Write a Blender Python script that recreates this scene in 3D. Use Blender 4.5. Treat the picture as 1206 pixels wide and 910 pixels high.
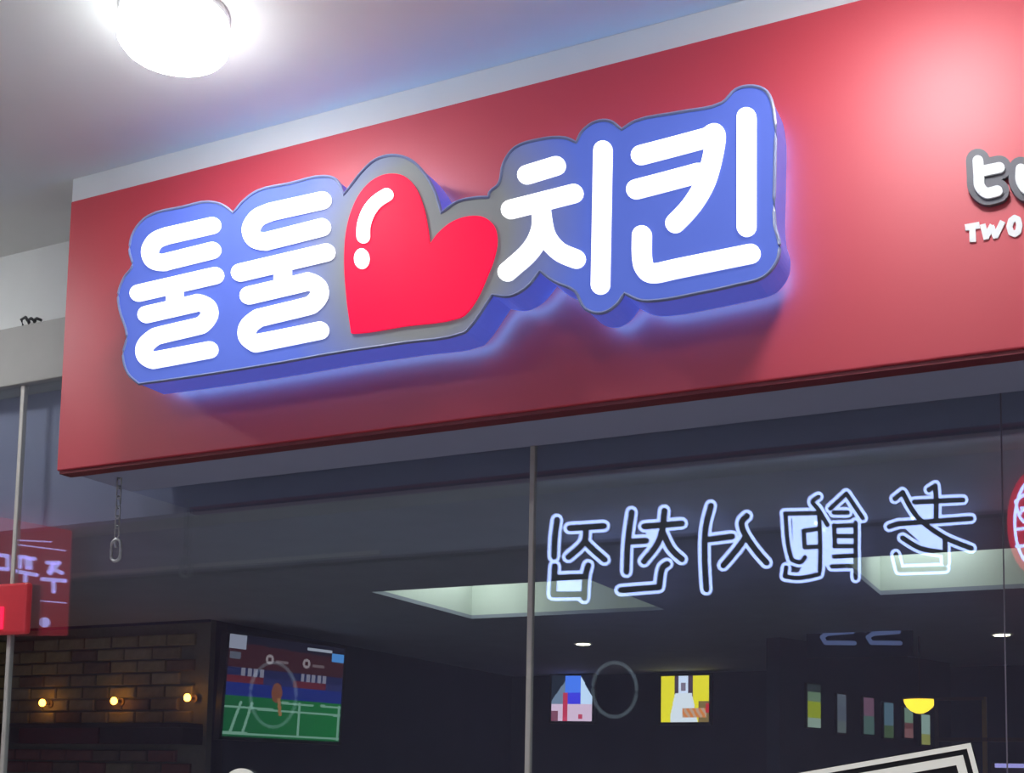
import bpy, bmesh, math, random
from mathutils import Vector, Matrix
from mathutils.geometry import tessellate_polygon
random.seed(7)
for o in list(bpy.data.objects): bpy.data.objects.remove(o)
SC = bpy.context.scene; COL = SC.collection

# ------------------------------------------------------------------ camera
EYE = 1.6
F, PX, PY = 1450.0, 603.0, 785.5376                     # focal length and principal point for a 1206 x 910 frame
M = Matrix(((0.89790792, 0.02348215, 0.43955654),
            (0.43978456, -0.09035226, -0.89354687),
            (0.01873253, 0.99563299, -0.0914551)))       # camera axes -> world (X along the facade, Y into the shop)
cd = bpy.data.cameras.new('camera'); cam = bpy.data.objects.new('camera', cd); COL.objects.link(cam)
cd.sensor_fit = 'HORIZONTAL'; cd.sensor_width = 36; cd.lens = F*36/1206; cd.shift_y = (PY-455)/1206
cd.clip_start = 0.05
cam.matrix_world = Matrix.Translation((0, 0, EYE)) @ M.to_4x4()
SC.camera = cam

# ------------------------------------------------------------------ world, exposure
w = bpy.data.worlds.new('world'); SC.world = w; w.use_nodes = True
w.node_tree.nodes['Background'].inputs[0].default_value = (0.5, 0.55, 0.7, 1)
w.node_tree.nodes['Background'].inputs[1].default_value = 0.02
SC.view_settings.view_transform = 'Standard'; SC.view_settings.look = 'None'
SC.view_settings.gamma = 1; SC.view_settings.use_curve_mapping = False
SC.view_settings.exposure = 0.12
LAMP = 52.0          # corridor downlights
COFFER = 4.2         # hidden light in the shop's ceiling recesses

# ------------------------------------------------------------------ layout (metres; z from the floor)
Y_SIGN = 2.833; Y_BLOCK = 2.683; Y_WALL = 3.19; Y_GLASS = 3.17; Y_OPP = 2*Y_GLASS-7.3
Z_CEIL = EYE+1.945; Z_SHOP = EYE+0.9

def ray(x, y): return M @ Vector((x-PX, PY-y, -F))
def at(x, y, Y):
    r = ray(x, y); r = r*(Y/r.y); r.z += EYE; return r
def s2l(c): return tuple((v/12.92 if v <= .04045 else ((v+.055)/1.055)**2.4) for v in (k/255 for k in c))

# ------------------------------------------------------------------ materials
MATS = {}
def mat(name, col, rough=.6, metal=0, spec=.5, em=None, es=0, var=.08, scale=30, bump=0, coat=0):
    m = bpy.data.materials.new(name); m.use_nodes = True; MATS[name] = m
    nt = m.node_tree; N = nt.nodes; L = nt.links; b = N['Principled BSDF']
    b.inputs['Roughness'].default_value = rough; b.inputs['Metallic'].default_value = metal
    b.inputs['Specular IOR Level'].default_value = spec; b.inputs['Coat Weight'].default_value = coat
    tc = N.new('ShaderNodeTexCoord'); nz = N.new('ShaderNodeTexNoise'); nz.inputs['Scale'].default_value = scale
    L.new(tc.outputs['Object'], nz.inputs['Vector'])
    mx = N.new('ShaderNodeMix'); mx.data_type = 'RGBA'
    mx.inputs[6].default_value = (*[c*(1-var) for c in col], 1)
    mx.inputs[7].default_value = (*[min(1, c*(1+var)) for c in col], 1)
    L.new(nz.outputs['Fac'], mx.inputs[0]); L.new(mx.outputs[2], b.inputs['Base Color'])
    if bump:
        bp = N.new('ShaderNodeBump'); bp.inputs['Strength'].default_value = bump; bp.inputs['Distance'].default_value = .01
        L.new(nz.outputs['Fac'], bp.inputs['Height']); L.new(bp.outputs['Normal'], b.inputs['Normal'])
    if em:
        b.inputs['Emission Color'].default_value = (*em, 1); b.inputs['Emission Strength'].default_value = es
    return m
mat('plaster', (.78, .78, .75), .85, scale=6, var=.03, bump=.05)
mat('bulkhead', (.74, .76, .76), .8, scale=6, var=.03)
mat('header', (.42, .40, .37), .6, scale=12, var=.05)
mat('floor_tile', (.74, .72, .69), .4, scale=4)
mat('dark_wall', (.032, .042, .075), .8, scale=5, var=.2)
mat('shop_ceiling', (.36, .37, .46), .85, scale=5, var=.1)
mat('coffer', (.80, .84, .78), .8, var=.02)
mat('coffer_light', (.9, .9, .9), .8, em=(.86, 1, .93), es=COFFER, var=0)
mat('red_panel', (.64, .043, .066), .50, spec=.85, var=.03, scale=3)
mat('red_edge', (.20, .02, .03), .5)
mat('letter_white', (.9, .9, .9), .5, em=(1, 1, 1), es=1.0, var=0)
mat('heart_red', (.55, .002, .03), .5, spec=.12, em=(1, .002, .062), es=.72, var=.02)
mat('block_side', (.10, .13, .42), .4, em=(.12, .17, .95), es=.33, var=.05)
mat('rim', (.22, .26, .45), .3, var=.05)
mat('logo_grey', (.13, .12, .14), .5)
mat('logo_white', (.85, .85, .85), .5, em=(1, 1, 1), es=.04, var=0)
mat('steel', (.62, .58, .52), .45)
mat('soffit', (.38, .38, .54), .8, scale=6, var=.03)
mat('added_halo_led', (.1, .1, .3), .5, em=(.06, .42, 1), es=14, var=0)  # added hidden glow, stands in for the blue bloom around the letters
mat('chain_steel', (.55, .55, .56), .35, metal=.5)
mat('black_plastic', (.02, .02, .024), .45)
mat('tv_black', (.012, .012, .015), .4)
mat('wood_dark', (.050, .028, .026), .6, scale=14, var=.3)
mat('wood_red', (.12, .022, .022), .6, scale=14, var=.3)
mat('mortar', (.21, .19, .15), .95, scale=40, var=.2, bump=.3)
for i, c in enumerate(((.34, .28, .16), (.27, .21, .13), (.20, .13, .09), (.24, .085, .065), (.36, .30, .20))):
    mat('brick_%d' % i, c, .9, scale=25, var=.3, bump=.4)
mat('bulb', (1, .7, .2), .4, em=(1, .42, .05), es=14, var=0)
mat('brass', (.30, .19, .07), .4, metal=.8)
mat('lamp_lens', (1, 1, 1), .4, em=(.93, .98, 1), es=LAMP, var=0)
mat('fill_lamp_lens', (1, 1, 1), .4, em=(.93, .98, 1), es=LAMP*.35, var=0)  # weaker lens of the added fill lamps
mat('lamp_drum', (1, 1, 1), .4, em=(.93, .98, 1), es=8, var=0)
mat('lamp_ring', (.75, .75, .75), .4)
mat('downlight', (1, 1, .9), .4, em=(1, .93, .68), es=6, var=0)
mat('pendant_glow', (1, .8, .1), .4, em=(1, .72, .04), es=1.7, var=0)
mat('opp_light', (.50, .51, .62), .8, scale=4, var=.04)
mat('opp_dark', (.22, .19, .25), .7, scale=4, var=.1)
mat('neon_white', (.8, .85, .95), .4, em=(.50, .60, 1.0), es=4.6, var=0)
mat('neon_core', (.012, .014, .03), .6)
mat('emblem_red', (.4, .01, .03), .4, em=(1, .02, .06), es=1.1, var=0)
mat('sign_maroon', (.30, .03, .04), .5, em=(.55, .035, .06), es=.75, var=.1)
mat('sign_lilac', (.6, .5, .8), .5, em=(.62, .50, .95), es=1.9, var=0)
mat('plate_red', (.62, .05, .06), .3, spec=.6, em=(.7, .04, .06), es=.12)
mat('led_red', (.8, .02, .06), .3, em=(1, .02, .09), es=.95, var=0)
mat('decal_white', (.78, .76, .68), .5, em=(.9, .88, .80), es=.30, var=.03)
mat('decal_black', (.010, .010, .012), .5)
mat('decal_orange', (.65, .16, .07), .5)
mat('neon_blue_dim', (.1, .13, .25), .4, em=(.20, .28, .60), es=.32, var=0)
mat('counter_blue', (.3, .3, .5), .4, em=(.45, .42, .95), es=.8, var=0)
mat('ring_dim', (.4, .45, .5), .4, em=(.7, .8, .8), es=.2, var=0)
def glass(name, fac, tint):
    m = bpy.data.materials.new(name); m.use_nodes = True; nt = m.node_tree; nt.nodes.clear(); MATS[name] = m
    o = nt.nodes.new('ShaderNodeOutputMaterial'); t = nt.nodes.new('ShaderNodeBsdfTransparent'); g = nt.nodes.new('ShaderNodeBsdfGlossy')
    x = nt.nodes.new('ShaderNodeMixShader'); t.inputs[0].default_value = (*tint, 1); g.inputs['Roughness'].default_value = .012; g.inputs['Color'].default_value = (.78, .86, 1, 1)
    x.inputs[0].default_value = fac
    nt.links.new(t.outputs[0], x.inputs[1]); nt.links.new(g.outputs[0], x.inputs[2]); nt.links.new(x.outputs[0], o.inputs[0])
glass('shop_glass', .16, (.95, .97, .97))
# backlit face of the letter block: blue acrylic that turns silver grey around the heart
def block_face():
    m = mat('block_face', (.1, .15, .5), .6, spec=.3); nt = m.node_tree; N = nt.nodes; L = nt.links; b = N['Principled BSDF']
    g = N.new('ShaderNodeNewGeometry'); s = N.new('ShaderNodeVectorMath'); s.operation = 'DISTANCE'
    c = at(500, 290, Y_BLOCK); s.inputs[1].default_value = c
    L.new(g.outputs['Position'], s.inputs[0])
    r = N.new('ShaderNodeMapRange'); r.inputs['From Min'].default_value = .24; r.inputs['From Max'].default_value = .46
    L.new(s.outputs['Value'], r.inputs['Value'])
    for sock, a, bcol in (('Base Color', (.22, .23, .22), (.07, .10, .38)), ('Emission Color', (.10, .10, .12), (.085, .15, .60))):
        x = N.new('ShaderNodeMix'); x.data_type = 'RGBA'; x.inputs[6].default_value = (*a, 1); x.inputs[7].default_value = (*bcol, 1)
        L.new(r.outputs[0], x.inputs[0]); L.new(x.outputs[2], b.inputs[sock])
    b.inputs['Emission Strength'].default_value = .55
block_face()

# ------------------------------------------------------------------ object helpers
ORG = {}
def link(o, parent, org):
    COL.objects.link(o)
    if parent is not None:
        o.parent = parent; o.location = org - ORG[parent]
    else: o.location = org
    ORG[o] = org
    return o
def mesh_obj(name, verts, faces, m, parent=None, org=None, smooth=False):
    vs = [Vector(v) for v in verts]
    if org is None:
        lo = Vector([min(v[i] for v in vs) for i in range(3)]); hi = Vector([max(v[i] for v in vs) for i in range(3)])
        org = (lo+hi)/2
    org = Vector(org)
    me = bpy.data.meshes.new(name); me.from_pydata([v-org for v in vs], [], faces); me.materials.append(MATS[m])
    if smooth: me.polygons.foreach_set('use_smooth', [True]*len(me.polygons))
    me.update()
    return link(bpy.data.objects.new(name, me), parent, org)
def empty(name, loc, label=None, cat=None, group=None):
    o = bpy.data.objects.new(name, None); o.empty_display_size = .05; link(o, None, Vector(loc)); tag(o, label, cat, group); return o
def tag(o, label, cat=None, group=None):
    if label: o['label'] = label
    if cat: o['category'] = cat
    if group: o['group'] = group
    return o
def struct(o, label, cat):
    o['kind'] = 'structure'; o['label'] = label; o['category'] = cat; return o
def stuff_box(lo, hi):
    x0, y0, z0 = lo; x1, y1, z1 = hi
    v = [(x0, y0, z0), (x1, y0, z0), (x1, y1, z0), (x0, y1, z0), (x0, y0, z1), (x1, y0, z1), (x1, y1, z1), (x0, y1, z1)]
    f = [(0, 3, 2, 1), (4, 5, 6, 7), (0, 1, 5, 4), (1, 2, 6, 5), (2, 3, 7, 6), (3, 0, 4, 7)]
    return v, f
def join(parts):
    V = []; Fc = []
    for v, f in parts:
        n = len(V); V += list(v); Fc += [tuple(i+n for i in q) for q in f]
    return V, Fc
def box(name, lo, hi, m, parent=None, bev=0):
    v, f = stuff_box(lo, hi); o = mesh_obj(name, v, f, m, parent)
    if bev:
        bm = bmesh.new(); bm.from_mesh(o.data); bmesh.ops.bevel(bm, geom=list(bm.edges), offset=bev, segments=2, affect='EDGES', profile=.5)
        bm.to_mesh(o.data); bm.free()
    return o
def boxes(name, lst, m, parent=None):
    v, f = join([stuff_box(a, b) for a, b in lst]); return mesh_obj(name, v, f, m, parent)
def tube(path, r, seg=8, closed=False):
    P = [Vector(p) for p in path]; n = len(P); V = []; Fc = []
    up = Vector((0, 0, 1))
    for i, p in enumerate(P):
        a = P[(i-1) % n] if (closed or i) else P[i]; b = P[(i+1) % n] if (closed or i < n-1) else P[i]
        t = (b-a).normalized(); s = t.cross(up)
        if s.length < 1e-3: s = t.cross(Vector((0, 1, 0)))
        s.normalize(); q = s.cross(t)
        for k in range(seg):
            c = 2*math.pi*k/seg; V.append(p+s*(r*math.cos(c))+q*(r*math.sin(c)))
    for i in range(n if closed else n-1):
        for k in range(seg):
            j = (i+1) % n; Fc.append((i*seg+k, i*seg+(k+1) % seg, j*seg+(k+1) % seg, j*seg+k))
    if not closed:
        Fc.append(tuple(range(seg-1, -1, -1))); Fc.append(tuple((n-1)*seg+k for k in range(seg)))
    return V, Fc
def lathe(c, prof, seg=32):                      # profile of (radius, z) about the vertical through c
    V = []; Fc = []; n = len(prof)
    for r, z in prof:
        for k in range(seg):
            a = 2*math.pi*k/seg; V.append((c[0]+r*math.cos(a), c[1]+r*math.sin(a), c[2]+z))
    for i in range(n-1):
        for k in range(seg):
            Fc.append((i*seg+k, i*seg+(k+1) % seg, (i+1)*seg+(k+1) % seg, (i+1)*seg+k))
    Fc.append(tuple(range(seg))); Fc.append(tuple((n-1)*seg+k for k in range(seg-1, -1, -1)))
    return V, Fc

# flat shapes drawn in the frame of a facade-parallel plane
def smooth(pts, k=6):
    if len(pts) < 3: return pts
    out = []; n = len(pts)
    for i in range(n-1):
        p0 = pts[max(i-1, 0)]; p1 = pts[i]; p2 = pts[i+1]; p3 = pts[min(i+2, n-1)]
        for j in range(k):
            t = j/k
            out.append(tuple(.5*((2*p1[d])+(-p0[d]+p2[d])*t+(2*p0[d]-5*p1[d]+4*p2[d]-p3[d])*t*t+(-p0[d]+3*p1[d]-3*p2[d]+p3[d])*t**3) for d in (0, 1)))
    return out+[pts[-1]]
def closed_smooth(pts, k=5, corner=48):           # rounded outline that keeps its sharp corners
    n = len(pts); tan = []
    for i in range(n):
        a = (pts[i][0]-pts[i-1][0], pts[i][1]-pts[i-1][1]); b = (pts[(i+1) % n][0]-pts[i][0], pts[(i+1) % n][1]-pts[i][1])
        ang = math.degrees(abs(math.atan2(a[0]*b[1]-a[1]*b[0], a[0]*b[0]+a[1]*b[1])))
        if ang > corner: tan.append(None)
        else:
            la, lb = math.hypot(*a), math.hypot(*b); m_ = min(la, lb)
            ux, uy = a[0]/la+b[0]/lb, a[1]/la+b[1]/lb; l = math.hypot(ux, uy); tan.append((ux/l, uy/l))
    out = []
    for i in range(n):
        p, q = pts[i], pts[(i+1) % n]; d = math.hypot(q[0]-p[0], q[1]-p[1])
        ch_ = ((q[0]-p[0])/d, (q[1]-p[1])/d); t0 = tan[i] or ch_; t1 = tan[(i+1) % n] or ch_
        for j in range(k):
            t = j/k; h0 = 2*t**3-3*t*t+1; h1 = t**3-2*t*t+t; h2 = -2*t**3+3*t*t; h3 = t**3-t*t
            out.append(tuple(h0*p[e]+h1*d*t0[e]+h2*q[e]+h3*d*t1[e] for e in (0, 1)))
    return out
def strokes(lines, wd, seg=18, cap='round'):     # pieces of a round-capped stroke
    out = []
    for ln in lines:
        for i, p in enumerate(ln):
            if cap == 'round' or 0 < i < len(ln)-1:
                out.append([(p[0]+wd/2*math.cos(2*math.pi*k/seg), p[1]+wd/2*math.sin(2*math.pi*k/seg)) for k in range(seg)])
        for a, b in zip(ln, ln[1:]):
            dx, dy = b[0]-a[0], b[1]-a[1]; l = math.hypot(dx, dy)
            if l < 1e-6: continue
            nx, ny = -dy/l*wd/2, dx/l*wd/2
            out.append([(a[0]+nx, a[1]+ny), (b[0]+nx, b[1]+ny), (b[0]-nx, b[1]-ny), (a[0]-nx, a[1]-ny)])
    return out
def flat(name, polys, Y, thick, m, parent=None, mirror=False, side=None):
    V = []; Fc = []; ns = 0; sides = []
    for ip, pl in enumerate(polys):
        area = sum(a[0]*b[1]-b[0]*a[1] for a, b in zip(pl, pl[1:]+pl[:1]))
        if area > 0: pl = pl[::-1]
        Yi = Y-(ip % 40)*2e-5                       # overlapping pieces of one stroke never share a plane
        fr = [at(x, y, Yi) for x, y in pl]; n = len(fr); b = len(V)
        bk = [Vector((p.x, Y+thick, p.z)) for p in fr]
        V += fr+bk
        if n <= 4 or n in (18, 32): Fc.append(tuple(b+i for i in range(n)))
        else:
            for t in tessellate_polygon([fr]): Fc.append(tuple(b+i for i in t))
        for i in range(n): sides.append(len(Fc)); Fc.append((b+i, b+n+i, b+n+(i+1) % n, b+(i+1) % n))
        if side == 'block_side':
            for t in tessellate_polygon([fr]): Fc.append(tuple(b+n+i for i in t))
    if mirror:
        V = [Vector((v.x, 2*Y_GLASS-v.y, v.z)) for v in V]; Fc = [q[::-1] for q in Fc]
    o = mesh_obj(name, V, Fc, m, parent)
    if side:
        o.data.materials.append(MATS[side])
        for i in sides: o.data.polygons[i].material_index = 1
    bm = bmesh.new(); bm.from_mesh(o.data); bmesh.ops.recalc_face_normals(bm, faces=list(bm.faces)); bm.to_mesh(o.data); bm.free()
    return o
def Z(scale, ox, oy):                            # coordinates read off an enlarged crop
    return lambda pts: [(ox+x/scale, oy+y/scale) for x, y in pts]

# ================================================================== THE SETTING: corridor
floor = struct(box('floor', (-14, -6, -.1), (6, 10, 0), 'floor_tile'), 'grey tiled floor of corridor and shop', 'floor')
struct(box('ceiling_corridor', (-14, -1.3, Z_CEIL), (6, 3.4, Z_CEIL+.1), 'plaster'), 'pale plaster ceiling above the corridor', 'ceiling')
struct(box('wall_front', (-14, Y_WALL, EYE+1.635), (6, Y_WALL+.12, Z_CEIL), 'plaster'), 'pale strip of wall above the glass front', 'wall')
struct(box('trim_1', (-14, Y_WALL-.045, EYE+1.413), (6, Y_WALL+.07, EYE+1.635), 'header', bev=.004), 'beige grey header beam on top of the glass', 'trim')
struct(box('trim_2', (-3.045, Y_SIGN+.012, EYE+1.862), (4.5, Y_WALL-.001, Z_CEIL), 'bulkhead'), 'light grey bulkhead strip between sign and ceiling', 'trim')
struct(box('trim_9', (-3.035, Y_SIGN+.062, EYE+.968), (4.5, Y_GLASS-.004, EYE+1.861), 'soffit'), 'grey soffit box between the sign and the glass', 'trim')
struct(box('wall_left', (-14.1, -1.3, 0), (-14, 10, Z_CEIL), 'plaster'), 'plain end wall of the corridor', 'wall')
struct(box('wall_right', (6, -1.3, 0), (6.1, 10, Z_CEIL), 'plaster'), 'plain wall at the far end of corridor', 'wall')
# glass front
zt = EYE+1.413
def pane(name, x0, x1, z0, label):
    return struct(box(name, (x0, Y_GLASS-.004, z0), (x1, Y_GLASS+.004, zt), 'shop_glass'), label, 'window')
pane('window_1', -6.2, -3.592, EYE+.50, 'glass transom over the doorway behind red plate')
zs = EYE+.966
pane('window_2', -3.574, -1.511, .05, 'large glass pane with badminton screen behind it')
pane('window_3', -1.495, -.2385, .05, 'glass pane showing the reflected letters')
pane('window_4', -.2335, 4.2, .05, 'glass pane with the tilted framed sign on it')
for n, x, wd, z0, m, lab in (('trim_3', -3.583, .018, 0, 'steel', 'slim metal mullion running behind the red plate'),
                             ('trim_4', -1.503, .016, 0, 'steel', 'slim metal mullion left of reflected letters'),
                             ('trim_5', -.236, .003, 0, 'opp_dark', 'hair thin joint between two panes of glass')):
    struct(box(n, (x-wd/2, Y_GLASS-.008 if wd > .01 else Y_GLASS-.004, z0), (x+wd/2, Y_GLASS+.012 if wd > .01 else Y_GLASS+.004, zt), m, bev=.003 if wd > .01 else 0), lab, 'trim')
struct(box('trim_6', (-3.574, Y_GLASS-.02, 0), (4.2, Y_GLASS+.02, .05), 'steel'), 'metal sill under the glass front', 'trim')

# ================================================================== THE SETTING: inside of the shop
SX0, SX1, SY1 = -7.2, 3.2, 9.6
struct(box('wall_shop_back', (-4.72, SY1, 0), (SX1, SY1+.1, Z_SHOP), 'dark_wall'), 'dark back wall of the shop with two screens', 'wall')
struct(box('wall_shop_right', (SX1, Y_WALL+.12, 0), (SX1+.1, SY1+.1, Z_SHOP), 'dark_wall'), 'dark side wall of the shop', 'wall')
struct(box('wall_shop_left', (-4.82, 5.66, 0), (-4.72, SY1+.1, Z_SHOP), 'dark_wall'), 'dark wall carrying the badminton screen', 'wall')
struct(box('wall_shop_end', (SX0-.1, Y_WALL+.12, 0), (SX0, 5.76, Z_SHOP), 'dark_wall'), 'dark end wall beside the brickwork', 'wall')
# brick wall: mortar body with single bricks
bw = struct(box('wall_brick', (SX0, 5.612, 0), (-4.72, 5.76, Z_SHOP), 'mortar'), 'yellowish brick wall with three small lamps', 'wall')
box('plaster_band', (SX0, 5.598, EYE+.885), (-4.722, 5.612, Z_SHOP), 'dark_wall', bw)
BL, BH, BT = .205, .066, .030
protos = []
for k in range(5):
    v, f = stuff_box((-BL/2, -BT/2, -BH/2), (BL/2, BT/2, BH/2)); me = bpy.data.meshes.new('brick'); me.from_pydata(v, [], f)
    bm = bmesh.new(); bm.from_mesh(me); bmesh.ops.bevel(bm, geom=[e for e in bm.edges if all(q.co.y < 0 for q in e.verts)], offset=.006, segments=1, affect='EDGES')
    bm.to_mesh(me); bm.free(); me.materials.append(MATS['brick_%d' % k]); protos.append(me)
row = 0; z = EYE-.20
while z < EYE+.86:
    x = -6.55+(row % 2)*(BL+.012)/2
    while x+BL/2 < -4.725:
        if not (EYE+.14 < z < EYE+.32):
            red = .75 if z < EYE+.14 else .12
            k = random.choice((2, 3, 3)) if random.random() < red and z < EYE+.14 else random.choice((0, 0, 1, 2, 4))
            b = bpy.data.objects.new('brick', protos[k])
            link(b, bw, Vector((x, 5.604+random.uniform(-.003, .003), z)))
        x += BL+.012
    z += BH+.010; row += 1
sh = empty('wall_ledge', (-5.7, 5.55, EYE+.17), 'dark wooden ledge along the brick wall under small lamps', 'ledge')
box('ledge_board', (-6.6, 5.40, EYE+.262), (-4.725, 5.588, EYE+.29), 'wood_dark', sh, bev=.004)
box('ledge_front', (-5.35, 5.42, EYE+.17), (-4.725, 5.588, EYE+.262), 'wood_dark', sh)
tag(box('ledge_front', (-6.0, 5.415, EYE+.17), (-5.36, 5.588, EYE+.262), 'wood_red', sh), 'dark red board')
box('ledge_front', (-6.6, 5.42, EYE+.17), (-6.01, 5.588, EYE+.262), 'wood_dark', sh)

# shop ceiling with two lit recesses
CO = [(-3.24, -2.1, 5.02, 6.06), (-.98, .5, 4.9, 5.9)]
xs = sorted({SX0, SX1, *[c[0] for c in CO], *[c[1] for c in CO]}); ys = sorted({Y_WALL+.12, SY1, *[c[2] for c in CO], *[c[3] for c in CO]})
tiles = []
for x0, x1 in zip(xs, xs[1:]):
    for y0, y1 in zip(ys, ys[1:]):
        cx, cy = (x0+x1)/2, (y0+y1)/2
        if not any(c[0] < cx < c[1] and c[2] < cy < c[3] for c in CO): tiles.append(((x0, y0, Z_SHOP), (x1, y1, Z_SHOP+.02)))
sc = struct(boxes('ceiling_shop', tiles, 'shop_ceiling'), 'dark grey ceiling inside the shop with lit recesses', 'ceiling')
for c in CO:
    x0, x1, y0, y1 = c; h = .30; za = Z_SHOP+.02; zb = Z_SHOP+h
    boxes('recess_side', [((x0-.02, y0-.02, za), (x0, y1+.02, zb)), ((x1, y0-.02, za), (x1+.02, y1+.02, zb)), ((x0, y1, za), (x1, y1+.02, zb)), ((x0, y0-.02, za), (x1, y0, zb))], 'coffer', sc)
    box('recess_top', (x0-.02, y0-.02, zb), (x1+.02, y1+.02, zb+.02), 'coffer', sc)
    box('recess_light', (x0+.06, y0+.1, zb-.02), (x0+.30, y1-.1, zb), 'coffer_light', sc) if c is CO[0] else box('recess_light', (x0+.05, y1-.30, zb-.02), (x0+.45, y1-.06, zb), 'coffer_light', sc)
struct(box('wall_shop_top', (SX0-.1, Y_WALL+.12, Z_SHOP+.34), (SX1+.1, SY1+.1, Z_SHOP+.40), 'dark_wall'), 'slab over the shop ceiling', 'ceiling')
struct(box('wall_shop_bulkhead', (SX0, Y_WALL+.07, Z_SHOP), (SX1, Y_WALL+.12, EYE+1.7), 'soffit'), 'grey infill above the shop ceiling', 'wall')

# ================================================================== THE SETTING: the shop front across the corridor (seen mirrored in the glass)
struct(box('wall_opposite', (-14, Y_OPP-.26, EYE+1.60), (6, Y_OPP-.18, Z_CEIL), 'opp_light'), 'light fascia of the shop across the corridor', 'wall')
struct(box('wall_opposite_lower', (-14, Y_OPP-.36, 0), (6, Y_OPP-.28, EYE+1.60), 'opp_dark'), 'dark front of the shop across the corridor', 'wall')
struct(box('trim_7', (-14, Y_OPP-.28, EYE+1.58), (6, Y_OPP-.18, EYE+1.60), 'opp_dark'), 'soffit under the fascia across the corridor', 'trim')
struct(box('trim_8', (-8.2, Y_OPP-.18, EYE+1.61), (-4.75, Y_OPP-.15, EYE+1.64), 'plaster'), 'pale ledge strip on the fascia opposite', 'trim')

# ================================================================== MAIN SIGN
sign = empty('shop_sign', (-1.5, Y_SIGN, EYE+.96), 'long red sign with glowing white Korean letters and heart', 'sign')
box('sign_panel', (-3.037, Y_SIGN, EYE+.962), (1.6, Y_SIGN+.06, EYE+1.861), 'red_panel', sign, bev=.004)
box('bottom_edge', (-3.03, Y_SIGN+.006, EYE+.952), (1.59, Y_SIGN+.055, EYE+.9615), 'red_edge', sign)
z1 = Z(2.937, 130, 160); z2 = Z(3.5, 390, 160); z3 = Z(3.033, 570, 90)
outline = z1([(100, 858), (62, 822), (44, 760), (58, 690), (32, 600), (28, 545), (48, 490), (76, 450), (66, 395), (82, 330), (130, 278), (250, 246), (340, 228), (390, 240), (425, 266),
              (462, 224), (510, 190), (620, 165), (740, 140), (782, 152), (808, 203)]) \
    + z2([(85, 200), (125, 150), (180, 100), (250, 80), (325, 98), (385, 155), (428, 230), (455, 318), (520, 272), (600, 255), (650, 253)]) \
    + z3([(20, 415), (52, 385), (70, 310), (110, 255), (200, 225), (290, 220), (330, 236), (352, 195), (400, 162), (450, 160), (492, 190), (540, 160), (700, 128), (850, 95), (900, 47), (960, 35), (1010, 55), (1035, 120),
          (1039, 330), (1040, 535), (1056, 600), (1046, 660), (1000, 715), (900, 745), (760, 775), (620, 800), (560, 800), (502, 775), (470, 818), (420, 845), (362, 830), (326, 768), (250, 732), (200, 695), (150, 755), (90, 785), (30, 780)]) \
    + z2([(562, 800), (545, 812), (300, 852), (0, 897)]) + z1([(600, 782), (300, 830)])
GAP = .045  # gap added so the hidden blue tube can light the panel
outline = closed_smooth(outline, 4)
block = flat('letter_block', [outline], Y_BLOCK, Y_SIGN-GAP-Y_BLOCK, 'block_face', sign, side='block_side')
tag(block, 'deep contour block, blue around letters and silver around heart')
rim_pts = [at(x, y, Y_BLOCK) for x, y in outline]
v, f = tube(rim_pts, .0042, 6, closed=True); mesh_obj('rim', v, f, 'rim', block)
o2 = [Vector((p.x, p.z)) for p in rim_pts]; n_ = len(o2)
sgn = 1 if sum(o2[i].x*o2[(i+1) % n_].y-o2[(i+1) % n_].x*o2[i].y for i in range(n_)) > 0 else -1
led = []
for i in range(n_):
    t_ = (o2[(i+2) % n_]-o2[i-2]).normalized(); q = o2[i]+Vector((-t_.y, t_.x))*sgn*.022; led.append((q.x, Y_SIGN-.030, q.y))
v, f = tube(led, .006, 6, closed=True); tag(mesh_obj('added_halo_tube', v, f, 'added_halo_led', block), 'added blue tube hidden behind the block, makes the halo')
for px_, py_ in ((190, 330), (330, 300), (460, 330), (640, 270), (840, 230)):
    q = at(px_, py_, Y_SIGN); box('stand_off', (q.x-.03, Y_SIGN-GAP, q.z-.03), (q.x+.03, Y_SIGN, q.z+.03), 'black_plastic', block)
def letter(lines, wd, conv, name='letter', fills=()):
    L = [smooth([(p[0], p[1]) for p in ln]) for ln in lines]
    polys = [conv(p) for p in strokes(L, wd)]+[conv(list(p)) for p in fills]
    return flat(name, polys, Y_BLOCK-.004, .004, 'letter_white', block)
letter([[(352, 309), (215, 340), (190, 346), (155, 362), (135, 396), (146, 429), (180, 437), (210, 430), (352, 395)], [(95, 543), (362, 482)], [(221, 520), (221, 580)],
        [(122, 617), (280, 581), (303, 576), (335, 590), (341, 619), (318, 650), (290, 660), (175, 687), (148, 697), (119, 725), (117, 756), (140, 774), (170, 771), (342, 739)]], 58, z1)
letter([[(733, 222), (575, 257), (548, 264), (508, 283), (485, 320), (496, 354), (530, 364), (560, 358), (731, 315)], [(447, 472), (746, 402)], [(595, 450), (595, 520)],
        [(477, 551), (660, 508), (685, 503), (716, 519), (722, 549), (698, 580), (668, 591), (535, 623), (506, 632), (475, 660), (472, 692), (496, 714), (525, 712), (724, 672)]], 61, z1)
heart = [(82, 812), (64, 680), (53, 520), (60, 400), (82, 310), (122, 230), (180, 175), (240, 155), (300, 165), (345, 210), (378, 290), (395, 370), (405, 447), (440, 400), (500, 352), (570, 330), (630, 335), (670, 370),
         (682, 430), (670, 500), (640, 580), (600, 668), (550, 735), (525, 749), (300, 783), (95, 813)]
flat('heart', [closed_smooth(z2(heart), 4, 40)], Y_BLOCK-.006, .006, 'heart_red', block)
L2 = [smooth([(131, 415), (133, 365), (153, 310), (185, 270), (228, 241)])]
hl = flat('heart_highlight', [z2(p) for p in strokes(L2, 53)], Y_BLOCK-.010, .004, 'letter_white', block)
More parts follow.
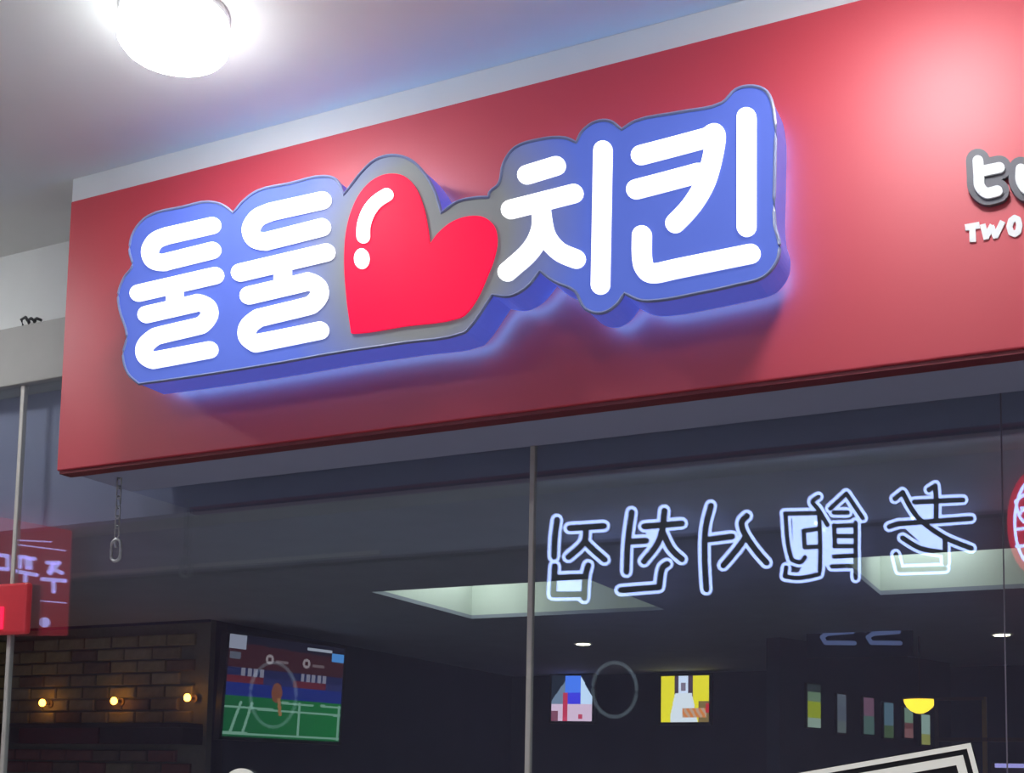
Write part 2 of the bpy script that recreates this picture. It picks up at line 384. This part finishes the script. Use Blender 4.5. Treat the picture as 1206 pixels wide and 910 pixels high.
flat('heart_highlight', [z2([(125+31*math.cos(a*math.pi/16), 505+42*math.sin(a*math.pi/16)) for a in range(32)])], Y_BLOCK-.010, .004, 'letter_white', block)
letter([[(152, 350), (257, 318)], [(94, 474), (320, 417)], [(203, 470), (202, 545), (165, 620), (82, 697)], [(203, 480), (220, 565), (265, 622), (328, 651)], [(424, 262), (415, 744)]], 68, z3)
letter([[(559, 280), (700, 243), (800, 216)], [(800, 216), (826, 204), (818, 275), (790, 375), (740, 460), (682, 523)], [(542, 402), (650, 374), (765, 343)], [(937, 144), (937, 536)],
        [(563, 566), (563, 640), (573, 683), (605, 702), (700, 683), (952, 632)]], 70, z3)
# small logo and line at the right end of the panel
zl = Z(3.956, 1000, 100)
t_l = [smooth([(600, 352), (604, 420), (608, 470), (640, 502), (690, 492)]), [(610, 402), (700, 384)]]
w_l = [smooth([(800, 390), (800, 445), (830, 487), (868, 450), (868, 400)]), smooth([(868, 450), (895, 477), (930, 440), (935, 365)])]
lg = flat('logo_outline', [zl(p) for p in strokes(t_l+w_l, 112)], Y_SIGN-.012, .012, 'logo_grey', sign)
tag(lg, 'dark grey outline of small lower case logo')
flat('logo_letter', [zl(p) for p in strokes(t_l, 50)], Y_SIGN-.018, .006, 'logo_white', lg)
flat('logo_letter', [zl(p) for p in strokes(w_l, 48)], Y_SIGN-.018, .006, 'logo_white', lg)
def cap(lines, wd=30, fills=()):
    return flat('caption_letter', [zl(p) for p in strokes(lines, wd, cap='flat')]+[zl(list(p)) for p in fills], Y_SIGN-.004, .004, 'logo_white', sign)
cap([[(540, 664), (608, 652)], [(574, 656), (576, 730)]])
cap([[(622, 648), (640, 718)], [(636, 712), (668, 652)], [(662, 655), (684, 712)], [(680, 708), (716, 634)]], 27)
cap([[(754, 632), (747, 660), (754, 686), (772, 693), (788, 682), (793, 652), (787, 626), (771, 619), (754, 632), (747, 660)]], 29)

# ================================================================== corridor downlights; the second row is added out of view as fill light
for i, (x, ly) in enumerate(((-6.3, 2.29), (-4.0, 2.29), (-2.125, 2.29), (-.35, 2.29), (1.6, 2.29), (-5.2, .9), (-2.9, .9), (-.6, .9), (1.7, .9))):
    lab = ['round ceiling lamp over the corridor beyond the doorway', 'round ceiling lamp beyond the left end of the sign', 'glaring round white lamp on the ceiling above the sign', 'round ceiling lamp over the small logo on the sign', 'round ceiling lamp past the right end of the sign', 'added unseen fill lamp in the second row, near the maroon sign', 'added unseen fill lamp in the second row, facing the heart', 'added unseen fill lamp in the second row, facing the small logo', 'added unseen fill lamp at the end of the second row'][i]
    lp = empty('ceiling_lamp', (x, ly, Z_CEIL), lab, 'lamp', 'corridor ceiling lamps')
    v, f = lathe((x, ly, Z_CEIL), [(.138, 0), (.139, -.012), (.136, -.0179)]); mesh_obj('lamp_ring', v, f, 'lamp_ring', lp, smooth=False)
    v, f = lathe((x, ly, Z_CEIL), [(.136, -.018), (.140, -.05), (.138, -.085)]); mesh_obj('lamp_drum', v, f, 'lamp_drum', lp, smooth=True)
    v, f = lathe((x, ly, Z_CEIL), [(.137, -.0851), (.128, -.098), (.095, -.112), (.05, -.119), (.01, -.121)]); mesh_obj('lamp_lens', v, f, 'lamp_lens' if ly > 2 else 'fill_lamp_lens', lp, smooth=True)

# ================================================================== things on the front
# hanging chain with hook, between sign and glass
ch = empty('hanging_chain', (-2.93, 3.0, EYE+.72), 'small steel chain with a hook hanging below the sign', 'chain')
zc = EYE+.985
def link_path(cx, cz, hw, hh, flip):
    out = []
    for k in range(16):
        a = 2*math.pi*k/16; u = hw*math.cos(a); q = math.copysign(hh-hw, math.sin(a))*(abs(math.sin(a)) > .3)+hw*math.sin(a)
        out.append((cx+(0 if flip else u), 3.0+(u if flip else 0), cz+q))
    return out
k = 0
while zc > EYE+.775:
    v, f = tube(link_path(-2.93, zc, .009, .021, k % 2), .0028, 6, closed=True); mesh_obj('chain_link', v, f, 'chain_steel', ch, smooth=True)
    zc -= .033; k += 1
v, f = tube(link_path(-2.93, EYE+.726, .020, .036, False), .0055, 8, closed=True); mesh_obj('chain_ring', v, f, 'chain_steel', ch, smooth=True)
v, f = tube([(-2.93, 3.0, EYE+.765), (-2.935, 3.0, EYE+.752), (-2.93, 3.0, EYE+.735)], .005); mesh_obj('hook', v, f, 'chain_steel', ch)
v, f = tube([(-2.93, Y_SIGN+.065, EYE+1.006), (-2.93, 3.0, EYE+1.006)], .004); mesh_obj('bracket', v, f, 'chain_steel', ch)
# cable stub lying on the header beam
cb = empty('cable_stub', (-3.56, 3.165, EYE+1.635), 'short black cable ends on top of the header beam', 'cable')
for dx, hh in ((-.03, .028), (.0, .02), (.03, .016)):
    v, f = tube([(-3.565+dx, 3.16, EYE+1.636), (-3.575+dx, 3.158, EYE+1.636+hh), (-3.55+dx, 3.155, EYE+1.636+hh*1.15), (-3.53+dx, 3.155, EYE+1.645)], .006, 6); mesh_obj('cable_end', v, f, 'black_plastic', cb, smooth=True)
# red plate on the mullion
pl = empty('door_plate', (-3.6, 3.12, EYE+.48), 'red rounded plate with bright red display on the mullion', 'plate')
box('plate_body', (-3.78, 3.132, EYE+.487), (-3.470, 3.1615, EYE+.672), 'plate_red', pl, bev=.010)
tag(box('plate_display', (-3.77, 3.125, EYE+.505), (-3.578, 3.134, EYE+.587), 'led_red', pl, bev=.003), 'bright red display')
# tilted double frame sign on the glass
def off(p, d, k): return (p[0]+d[0]*k, p[1]+d[1]*k)
C0 = (1143, 874.5); U = (-.985, .173); D = (.258, .966)
def para(a, b, wdt, hgt): # parallelogram corner inset a along U and b along D
    c = off(off(C0, U, a), D, b); p = off(c, U, wdt); return [c, off(c, D, hgt), off(p, D, hgt), p]
def frame_polys(ins, th, W=330, H=170):
    a = ins; w_, h_ = W-2*ins, H-2*ins
    return [para(a, a, w_, th), para(a, a, th, h_), para(a, a+h_-th, w_, th), para(a+w_-th, a, th, h_)]
fs = empty('framed_sign', (-.6, Y_GLASS-.01, EYE-.25), 'tilted black sign with double white frame on the glass', 'sign')
flat('sign_board', [para(-.5, -.5, 331, 171)], Y_GLASS-.009, .004, 'decal_black', fs)
flat('outer_frame', frame_polys(0, 6), Y_GLASS-.012, .003, 'decal_white', fs)
flat('inner_frame', frame_polys(12.5, 10.5), Y_GLASS-.012, .003, 'decal_white', fs)
# round sticker
rs = empty('round_sticker', (-2.5, Y_GLASS-.006, EYE-.06), 'round white sticker with orange centre on the glass', 'sticker')
circ = lambda cx, cy, r, n=32: [(cx+r*math.cos(2*math.pi*k/n), cy+r*math.sin(2*math.pi*k/n)) for k in range(n)]
flat('sticker_disc', [circ(284, 926, 21.5)], Y_GLASS-.007, .002, 'decal_white', rs)
flat('sticker_centre', [circ(284, 927, 16)], Y_GLASS-.009, .002, 'decal_orange', rs)

# ================================================================== inside: lamps on the brick wall
for i, (x, z_) in enumerate(((-5.935, .42), (-5.352, .425), (-4.794, .438))):
    zz = EYE+z_
    lab = ['small glowing wall lamp on bricks farthest from the badminton screen', 'small glowing wall lamp, middle one of three on the bricks', 'small glowing wall lamp on bricks beside the badminton screen'][i]
    wl = empty('wall_lamp', (x, 5.58, zz), lab, 'lamp', 'small lamps on the brick wall')
    v, f = tube([(x, 5.589, zz), (x, 5.578, zz)], .024, 16); mesh_obj('back_plate', v, f, 'brass', wl)
    v, f = tube([(x, 5.578, zz), (x, 5.545, zz)], .009, 10); mesh_obj('arm', v, f, 'brass', wl)
    v, f = lathe((x, 5.522, zz), [(.004, .024), (.013, .020), (.019, .009), (.020, -.003), (.015, -.015), (.005, -.021)], 16); mesh_obj('bulb', v, f, 'bulb', wl, smooth=True)

# ------------------------------------------------------------------ screens
def screen_mat(name, es):
    m = bpy.data.materials.new(name); m.use_nodes = True; MATS[name] = m; nt = m.node_tree; b = nt.nodes['Principled BSDF']
    a = nt.nodes.new('ShaderNodeVertexColor'); a.layer_name = 'picture'
    b.inputs['Base Color'].default_value = (.01, .01, .01, 1); b.inputs['Roughness'].default_value = .3
    nt.links.new(a.outputs['Color'], b.inputs['Emission Color']); b.inputs['Emission Strength'].default_value = es
screen_mat('screen_a', .8); screen_mat('screen_b', 1.25)
def screen(name, TL, U, V, fn, m, parent, nx=72, ny=48):
    vs = [TL+U*(i/nx)+V*(j/ny) for j in range(ny+1) for i in range(nx+1)]
    fs_ = [(j*(nx+1)+i, (j+1)*(nx+1)+i, (j+1)*(nx+1)+i+1, j*(nx+1)+i+1) for j in range(ny) for i in range(nx)]
    o = mesh_obj(name, vs, fs_, m, parent)
    ca = o.data.color_attributes.new('picture', 'FLOAT_COLOR', 'CORNER')
    for p in o.data.polygons:
        j, i = divmod(p.index, nx); c = s2l(fn((i+.5)/nx, 1-(j+.5)/ny))
        for li in p.loop_indices: ca.data[li].color = (*c, 1)
    return o
def tv(name, P, fn, m, label, thick=.05, bez=.02, reach=.10, thick_=False):
    TL, TR, BR, BLc = [Vector(p)+Vector((0, 0, EYE)) for p in P]
    U_ = TR-TL; V_ = BLc-TL
    V_ -= U_*(U_.dot(V_)/U_.length_squared)*.5
    n = U_.cross(V_).normalized()
    if n.y > 0 and abs(n.y) > .5 or (abs(n.y) <= .5 and n.x < 0): n = -n
    t = empty(name, (TL+V_+U_*.5)-n*thick*.5, label, 'screen')
    u, v = U_.normalized(), V_.normalized()
    def slab(nm, a0, a1, b0, b1, d0, d1, mm, par):
        vs = []
        for d in (d0, d1):
            for a, b in ((a0, b0), (a1, b0), (a1, b1), (a0, b1)): vs.append(TL+u*a+v*b+n*d)
        return mesh_obj(nm, vs, [(0, 1, 2, 3), (7, 6, 5, 4), (0, 4, 5, 1), (1, 5, 6, 2), (2, 6, 7, 3), (3, 7, 4, 0)], mm, par)
    W_, H_ = U_.length, V_.length
    body = slab('housing', -bez, W_+bez, -bez, H_+bez, -thick, -.004, 'tv_black', t)
    for a0, a1, b0, b1 in ((-bez, W_+bez, -bez, -.001), (-bez, W_+bez, H_+.001, H_+bez), (-bez, -.001, 0, H_), (W_+.001, W_+bez, 0, H_)):
        slab('bezel', a0, a1, b0, b1, -.004, .004, 'tv_black', t)
    screen('picture', TL, U_, V_, fn, m, t, 150 if thick_ else 60, 100 if thick_ else 40)
    slab('wall_mount', W_*.42, W_*.58, H_*.35, H_*.65, -thick-reach, -thick, 'tv_black', t)
    return t
def seg(u, v, a, b, w_):
    dx, dy = b[0]-a[0], b[1]-a[1]; t = max(0, min(1, ((u-a[0])*dx+(v-a[1])*dy)/(dx*dx+dy*dy)))
    return math.hypot(u-a[0]-t*dx, (v-a[1]-t*dy)) < w_
def badminton(u, v):
    if v < .405:
        c = (8, 92+20*u, 52)
        for a, b in (((.06, .04), (.13, .34)), ((.16, .04), (.22, .34)), ((0, .29), (1, .275)), ((.0, .035), (1, .03)), ((.625, .03), (.625, .37)), ((.985, .02), (.985, .37)), ((.47, .365), (.74, .36)), ((.82, .365), (.99, .36))):
            if seg(u, v, a, b, .011): c = (120, 165, 145)
    elif v < .53: c = (22, 42, 122)
    elif v < .60: c = (96, 34, 48) if (u < .3 or .55 < u < .85) else (40, 44, 92)
    elif v < .68: c = (130, 130, 150) if (.1 < u < .3 or .62 < u < .85) and int(u*60) % 3 else (26, 34, 78)
    elif v < .93-.05*u:
        c = (58, 24, 32)
        for q in (.34, .66):
            d = math.hypot((u-q)*1.5, v-.79)
            if .025 < d < .05: c = (150, 140, 145)
            if q+.05 < u < q+.16 and abs(v-.775) < .014: c = (110, 95, 100)
    else: c = (22, 22, 40)
    if u < .14 and v > .86: c = (150, 155, 175)
    if .01 < u < .1 and .76 < v < .83: c = (90, 95, 110)
    if .66 < u < .89 and .925 < v < .96: c = (170, 178, 195)
    if u > .885 and .84 < v < .93: c = (80, 150, 225)
    if math.hypot((u-.42)*2.2, (v-.46)*1.0) < .10: c = (120, 70, 52)
    if seg(u, v, (.44, .4), (.46, .24), .014): c = (150, 110, 70)
    return c
tv('badminton_screen', [(-4.56, 5.59, .81), (-4.37, 6.48, .81), (-4.37, 6.39, .21), (-4.56, 5.5, .22)], badminton, 'screen_a', 'large screen showing a green badminton court', reach=.185, thick_=True)
def blueshow(u, v):
    if v < .38: c = (205, 180, 205) if not (.28 < u < .40) else (190, 60, 90)
    elif .34 < u < .72 and v > .38: c = (70, 120, 235) if v > .62 else (60, 60, 215)
    elif u > .72: c = (190, 215, 245) if v < .98-(u-.72)*1.6 else (14, 18, 34)
    else: c = (105, 125, 150) if v < .45+u*1.3 else (26, 36, 48)
    if .28 < u < .40 and v < .62 and v > .1: c = (180, 50, 80)
    if .66 < u < .76 and .05 < v < .16: c = (180, 60, 90)
    if u < .16 and v < .22: c = (120, 70, 90)
    return c
def yellowshow(u, v):
    c = (225, 215, 40)
    d = abs(u-.47)
    if d < .17 and v > .40: c = (205, 220, 245)
    if d > .10 and d < .19 and v > .45: c = (70, 55, 70)
    if d < .05 and .68 < v < .85: c = (120, 110, 130)
    if v < .62 and .2 < u < .78 and d < .30-.2*v: c = (210, 220, 230)
    if u > .78 and v < .45: c = (120, 100, 60)
    if .45 < u < .95 and .1 < v < .30: c = (200, 120, 60) if int(u*16+v*9) % 2 else (180, 150, 130)
    if u > .93 and .2 < v < .4: c = (180, 40, 50)
    return c
tv('wall_screen', [(-4.27, 9.45, .885), (-3.90, 9.45, .88), (-3.895, 9.45, .50), (-4.27, 9.45, .505)], blueshow, 'screen_b', 'small far screen with blue and white picture')
tv('wall_screen', [(-3.30, 9.45, .862), (-2.90, 9.45, .862), (-2.895, 9.45, .49), (-3.30, 9.45, .49)], yellowshow, 'screen_b', 'small far screen with person on yellow background')

# ------------------------------------------------------------------ small lights far inside
for i, (x, y) in enumerate(((-3.107, 7.36), (-.583, 7.61))):
    dl = empty('recessed_downlight', (x, y, Z_SHOP), ['small warm downlight in shop ceiling above the blue screen', 'small warm downlight in shop ceiling above the yellow bowl lamp'][i], 'lamp', 'small shop downlights')
    v, f = lathe((x, y, Z_SHOP), [(.062, 0), (.062, -.008), (.050, -.008)]); mesh_obj('trim_ring', v, f, 'lamp_ring', dl)
    v, f = lathe((x, y, Z_SHOP), [(.048, -.004), (.044, -.012), (.01, -.014)]); mesh_obj('lens', v, f, 'downlight', dl)
c = at(1083, 823, 7.6); pd = empty('bowl_pendant', (c.x, c.y, c.z-.09), 'glowing yellow bowl pendant lamp', 'lamp')
v, f = lathe(c, [(.092, 0), (.088, -.022), (.074, -.048), (.050, -.070), (.022, -.084), (.004, -.087)], 28); mesh_obj('bowl', v, f, 'pendant_glow', pd, smooth=True)
v, f = lathe(c, [(.096, .006), (.096, -.002), (.09, -.004)], 28); mesh_obj('bowl_rim', v, f, 'brass', pd)
v, f = tube([(c.x, c.y, c.z+.006), (c.x, c.y, Z_SHOP)], .005, 8); mesh_obj('cord', v, f, 'black_plastic', pd)
# angled partition with narrow backlit panels
P0 = at(930, 830, 7.5); P1 = at(1120, 830, 9.3)
dirp = Vector((P1.x-P0.x, P1.y-P0.y, 0)); Lp = dirp.length; dirp.normalize(); nrm = Vector((dirp.y, -dirp.x, 0))
if nrm.y > 0: nrm = -nrm
def oriented(name, a0, a1, d0, d1, z0, z1_, m, parent=None):
    vs = []
    for zq in (z0, z1_):
        for a, d in ((a0, d0), (a1, d0), (a1, d1), (a0, d1)): 
            p = P0+dirp*a+nrm*d; vs.append((p.x, p.y, zq))
    return mesh_obj(name, vs, [(3, 2, 1, 0), (4, 5, 6, 7), (0, 1, 5, 4), (1, 2, 6, 5), (2, 3, 7, 6), (3, 0, 4, 7)], m, parent)
struct(oriented('wall_partition', -.1, Lp, -.10, -.001, 0, Z_SHOP, 'dark_wall'), 'dark angled partition with narrow lit panels', 'wall')
panels = [(948, 963, 805, 857, 'yellow and pale green narrow lit panel on the dark partition', [(.0, .22, (165, 190, 175)), (.22, .60, (170, 185, 40)), (.60, .82, (120, 150, 120)), (.82, 1, (50, 62, 62))]),
          (983, 993, 817, 863, 'pale grey narrow lit panel beside the yellow and green one', [(0, .3, (105, 118, 118)), (.3, .7, (95, 105, 120)), (.7, 1, (100, 112, 125))]),
          (1014, 1026, 821, 865, 'pink and grey green narrow lit panel on the dark partition', [(0, .5, (88, 118, 112)), (.5, 1, (130, 95, 118))]),
          (1038, 1049, 827, 869, 'blue narrow lit panel with green foot on the dark partition', [(0, .35, (80, 105, 70)), (.35, 1, (92, 125, 142))]),
          (1062, 1072, 833, 869, 'narrow lit panel with red spot next to the bowl lamp', [(0, .3, (150, 105, 105)), (.3, .5, (120, 75, 75)), (.5, 1, (130, 160, 140))]),
          (1082, 1092, 841, 877, 'pale green narrow lit panel right under the bowl lamp', [(0, .35, (165, 170, 95)), (.35, 1, (165, 195, 185))])]
def on_partition(px, py):
    r = ray(px, py); q = Vector((P0.x, P0.y, 0)); k = (nrm.dot(q))/(nrm.dot(Vector((r.x, r.y, 0))))
    p = r*k; return (Vector((p.x, p.y, 0))-q).dot(dirp), p.z+EYE
for j, (x0, x1, y0, y1, lab, bands) in enumerate(panels):
    a0, zt_ = on_partition(x0, y0); a1, zb_ = on_partition(x1, y1)
    p = P0+dirp*((a0+a1)/2)
    t = empty('lit_panel', (p.x, p.y, zb_), lab, 'panel', 'narrow lit panels on the partition')
    oriented('panel_case', a0-.008, a1+.008, 0, .02, zb_-.008, zt_+.008, 'tv_black', t)
    for q0, q1, cc in bands:
        nm = 'panel_c%d' % len(MATS); mat(nm, (.02, .02, .02), .4, em=s2l(cc), es=.6, var=0)
        oriented('panel_face', a0, a1, .0201, .023, zb_+(zt_-zb_)*q0, zb_+(zt_-zb_)*q1, nm, t)
# wooden rack beside the bowl lamp
r0 = at(1100, 822, 7.2); r1 = at(1159, 822, 7.2)
rk = empty('wall_rack', (r0.x, 7.2, 0), 'dark wooden rack frame right of the bowl lamp', 'rack')
box('rail', (r0.x, 7.19, r0.z-.012), (r1.x, 7.21, r0.z+.004), 'wood_dark', rk)
box('shelf', (r0.x, 7.19, r0.z-.24), (r1.x+.3, 7.3, r0.z-.22), 'wood_dark', rk)
box('post', (r1.x-.012, 7.19, 0), (r1.x+.012, 7.215, r0.z+.004), 'brass', rk)
box('post', (r0.x, 7.195, 0), (r0.x+.02, 7.215, r0.z-.012), 'wood_dark', rk)
# dim blue letter strokes on a hanging board
nb = empty('dim_blue_sign', (-1.5, 7.3, EYE+.72), 'two dim blue bracket shaped strokes on a dark hanging board', 'sign')
a = at(950, 735, 7.31); b = at(1075, 772, 7.31)
box('board', (a.x, 7.302, b.z), (b.x, 7.33, Z_SHOP), 'dark_wall', nb)
for x in (966, 1020):
    flat('letter_stroke', strokes([[(x+38, 743.5), (x+8, 746), (x+2, 750), (x+6, 756.5), (x+40, 757)]], 5), 7.295, .007, 'neon_blue_dim', nb)
ct = at(1172, 901, 7.0); c2 = at(1225, 903, 7.0)
tag(box('light_strip', (ct.x, 6.98, ct.z-.012), (c2.x+.4, 7.0, ct.z+.01), 'counter_blue'), 'thin violet light strip low behind the tilted framed sign', 'light')
lsb = tag(box('counter', (ct.x-.02, 7.001, 0), (c2.x+.42, 7.5, ct.z+.012), 'wood_dark', bev=.004), 'dark counter behind the violet light strip', 'counter')

# ================================================================== across the corridor: neon letter sign, reflected in the glass
ns = empty('neon_letter_sign', (-2.0, Y_OPP-.04, EYE+1.18), 'white outline neon letters with red emblem, reflected mirrored in the glass', 'sign')
z7 = Z(3.89, 620, 540); z8 = Z(3.79, 900, 540); z9 = Z(5.69, 1040, 540)
def neon(conv, sc_, lines, fills=(), wo=15., wi=7.2):
    L = [smooth(l, 4) for l in lines]
    g = flat('neon_letter', [conv(p) for p in strokes(L, wo*sc_, 10)]+[conv(list(p)) for p in fills], 7.3, .03, 'neon_white', ns, mirror=True, side='neon_core')
    flat('letter_core', [conv(p) for p in strokes(L, wi*sc_, 10)], 7.292, .0075, 'neon_core', g, mirror=True)
neon(z7, 3.89, [[(140, 280), (130, 360), (126, 448)], [(198, 318), (355, 308)], [(272, 325), (262, 385), (192, 450)], [(268, 380), (315, 425), (358, 462)], [(130, 492), (122, 622)], [(283, 488), (270, 540), (264, 638)], [(130, 545), (262, 540)], [(124, 622), (264, 620)]],
     [[(135, 555), (250, 550), (248, 610), (135, 612)]])
neon(z7, 3.89, [[(482, 245), (464, 380), (458, 518)], [(470, 380), (548, 375)], [(632, 238), (626, 300)], [(540, 310), (712, 296)], [(626, 310), (600, 390), (538, 470)], [(622, 330), (660, 410), (712, 460)], [(645, 482), (620, 505), (608, 588)], [(608, 588), (432, 602)]],
     [[(545, 320), (615, 320), (590, 370), (555, 395)]])
neon(z7, 3.89, [[(845, 215), (820, 320), (816, 450), (824, 598)], [(830, 370), (942, 356)], [(1010, 262), (985, 295), (1003, 350), (1055, 425), (1100, 476)], [(1003, 360), (960, 420), (902, 488)]])
neon(z8, 3.79, [[(242, 170), (215, 192), (240, 225), (282, 295)], [(92, 245), (240, 242)], [(95, 250), (104, 370), (122, 450)], [(122, 450), (160, 462), (182, 440)], [(175, 322), (243, 312)], [(180, 395), (243, 392)], [(176, 322), (180, 395)], [(245, 250), (250, 400), (248, 500)], [(245, 515), (160, 532), (92, 525)], [(92, 525), (98, 485)],
                [(366, 155), (400, 205), (440, 265)], [(362, 160), (295, 222)], [(310, 240), (372, 240)], [(408, 285), (408, 532)], [(312, 298), (316, 390)], [(310, 300), (405, 296)], [(312, 345), (405, 345)], [(312, 390), (405, 390)], [(310, 437), (400, 432)], [(302, 480), (402, 478)]],
     [[(125, 262), (236, 262), (240, 510), (150, 515), (175, 470), (130, 440)], [(262, 300), (400, 300), (400, 500), (262, 480)]], wo=12.5, wi=5.2)
neon(z9, 5.69, [[(130, 225), (230, 390), (400, 520), (592, 600)], [(128, 228), (78, 268)], [(350, 180), (356, 300), (354, 418)], [(350, 180), (308, 208)], [(210, 290), (535, 275)], [(40, 455), (110, 432)], [(110, 435), (590, 400)], [(130, 530), (250, 600), (400, 628)], [(415, 540), (418, 700)], [(415, 735), (110, 745)], [(110, 745), (85, 640)]],
     [[(210, 325), (330, 322), (330, 420), (290, 410)], [(150, 470), (260, 450), (395, 545), (395, 615), (250, 560)]], wo=13, wi=6)
em = flat('emblem', [[(1219+33*math.cos(2*math.pi*k/32), 615+62*math.sin(2*math.pi*k/32)) for k in range(32)]], 7.3, .03, 'emblem_red', ns, mirror=True)
tag(em, 'red oval emblem with white lines')
def ell(rx, ry, n=28): return [(1219+rx*math.cos(2*math.pi*k/n), 615+ry*math.sin(2*math.pi*k/n)) for k in range(n+1)]
flat('emblem_line', strokes([ell(24, 52), smooth([(1196, 590), (1208, 582), (1222, 590), (1226, 602), (1216, 618), (1202, 610), (1196, 590)]), [(1203, 598), (1216, 606)], [(1196, 623), (1240, 619)], [(1197, 643), (1240, 640)], [(1206, 598), (1200, 606)], [(1207, 655), (1232, 652)]], 3.2, 8), 7.29, .01, 'neon_white', em, mirror=True)

# dim maroon menu sign, reflected at the far left
ms = empty('maroon_sign', (-7.0, -.7, EYE+.9), 'maroon lit sign with lilac characters, reflected beside the red plate', 'sign')
zm = Z(5.69, 0, 600)
def skewed(name, polys, dy, m, parent):          # plane turned away from the facade: deeper towards the right in the mirror image
    V = []; Fc = []
    A = at(-35, 602, 6.4); za = (A.z-EYE); r = ray(85, 625); B = r*(za/r.z); B.z += EYE
    dv = (Vector((B.x, B.y, 0))-Vector((A.x, A.y, 0))).normalized(); nn = Vector((dv.y, -dv.x, 0))
    if nn.y > 0: nn = -nn
    for pl_ in polys:
        b0 = len(V); n = len(pl_); fr = []
        for x, y in pl_:
            rr = ray(x, y); k = nn.dot(Vector((A.x, A.y, 0))+nn*dy)/nn.dot(Vector((rr.x, rr.y, 0))); p = rr*k; p.z += EYE; fr.append(p)
        V += fr+[p-nn*(.006 if dy else .05) for p in fr]
        Fc.append(tuple(b0+i for i in range(n)))
        for i in range(n): Fc.append((b0+i, b0+n+i, b0+n+(i+1) % n, b0+(i+1) % n))
        Fc.append(tuple(b0+n+i for i in range(n))[::-1])
    V = [Vector((v.x, 2*Y_GLASS-v.y, v.z)) for v in V]
    o = mesh_obj(name, V, Fc, m, parent)
    bm = bmesh.new(); bm.from_mesh(o.data); bmesh.ops.recalc_face_normals(bm, faces=list(bm.faces)); bm.to_mesh(o.data); bm.free()
    return o
skewed('sign_body', [[(-35, 602), (85, 625), (80, 748), (-35, 748)]], 0, 'sign_maroon', ms)
def ch_(lines, wd=25): skewed('character', [zm(p) for p in strokes(lines, wd, 8)], .008, 'sign_lilac', ms)
ch_([[(318, 355), (400, 355)], [(355, 360), (330, 420)], [(360, 365), (350, 395), (420, 425)], [(395, 360), (340, 428)], [(285, 465), (440, 476)], [(362, 478), (362, 550)]])
ch_([[(135, 315), (180, 318), (183, 390)], [(192, 325), (235, 330)], [(205, 328), (208, 392)], [(140, 320), (138, 385)], [(110, 412), (250, 438)], [(175, 430), (172, 480)]])
ch_([[(5, 305), (55, 310), (55, 400), (5, 395)]])
for ln in ([(120, 205), (345, 215)], [(130, 235), (440, 275)], [(200, 605), (445, 625)]): skewed('rule', [zm(p) for p in strokes([ln], 7, 8)], .008, 'sign_lilac', ms)
skewed('mark', [zm(circ(303, 755, 34, 16))], .008, 'sign_lilac', ms)
skewed('mark', [zm(circ(225, 750, 26, 16))], .008, 'sign_lilac', ms)
# dim ring light across the corridor
for (cx, cy, rx, ry, lab) in ((322, 818, 27, 38, 'dim ring light reflected on the badminton screen'), (724, 812, 26, 32, 'dim ring light reflected between the two far screens')):
    pth = [at(cx+rx*math.cos(2*math.pi*k/32), cy+ry*math.sin(2*math.pi*k/32), 7.34) for k in range(32)]
    pth = [Vector((p.x, 2*Y_GLASS-p.y, p.z)) for p in pth]
    v, f = tube(pth, .012, 8, closed=True); o = mesh_obj('ring_light', v, f, 'ring_dim', smooth=True); tag(o, lab, 'light')
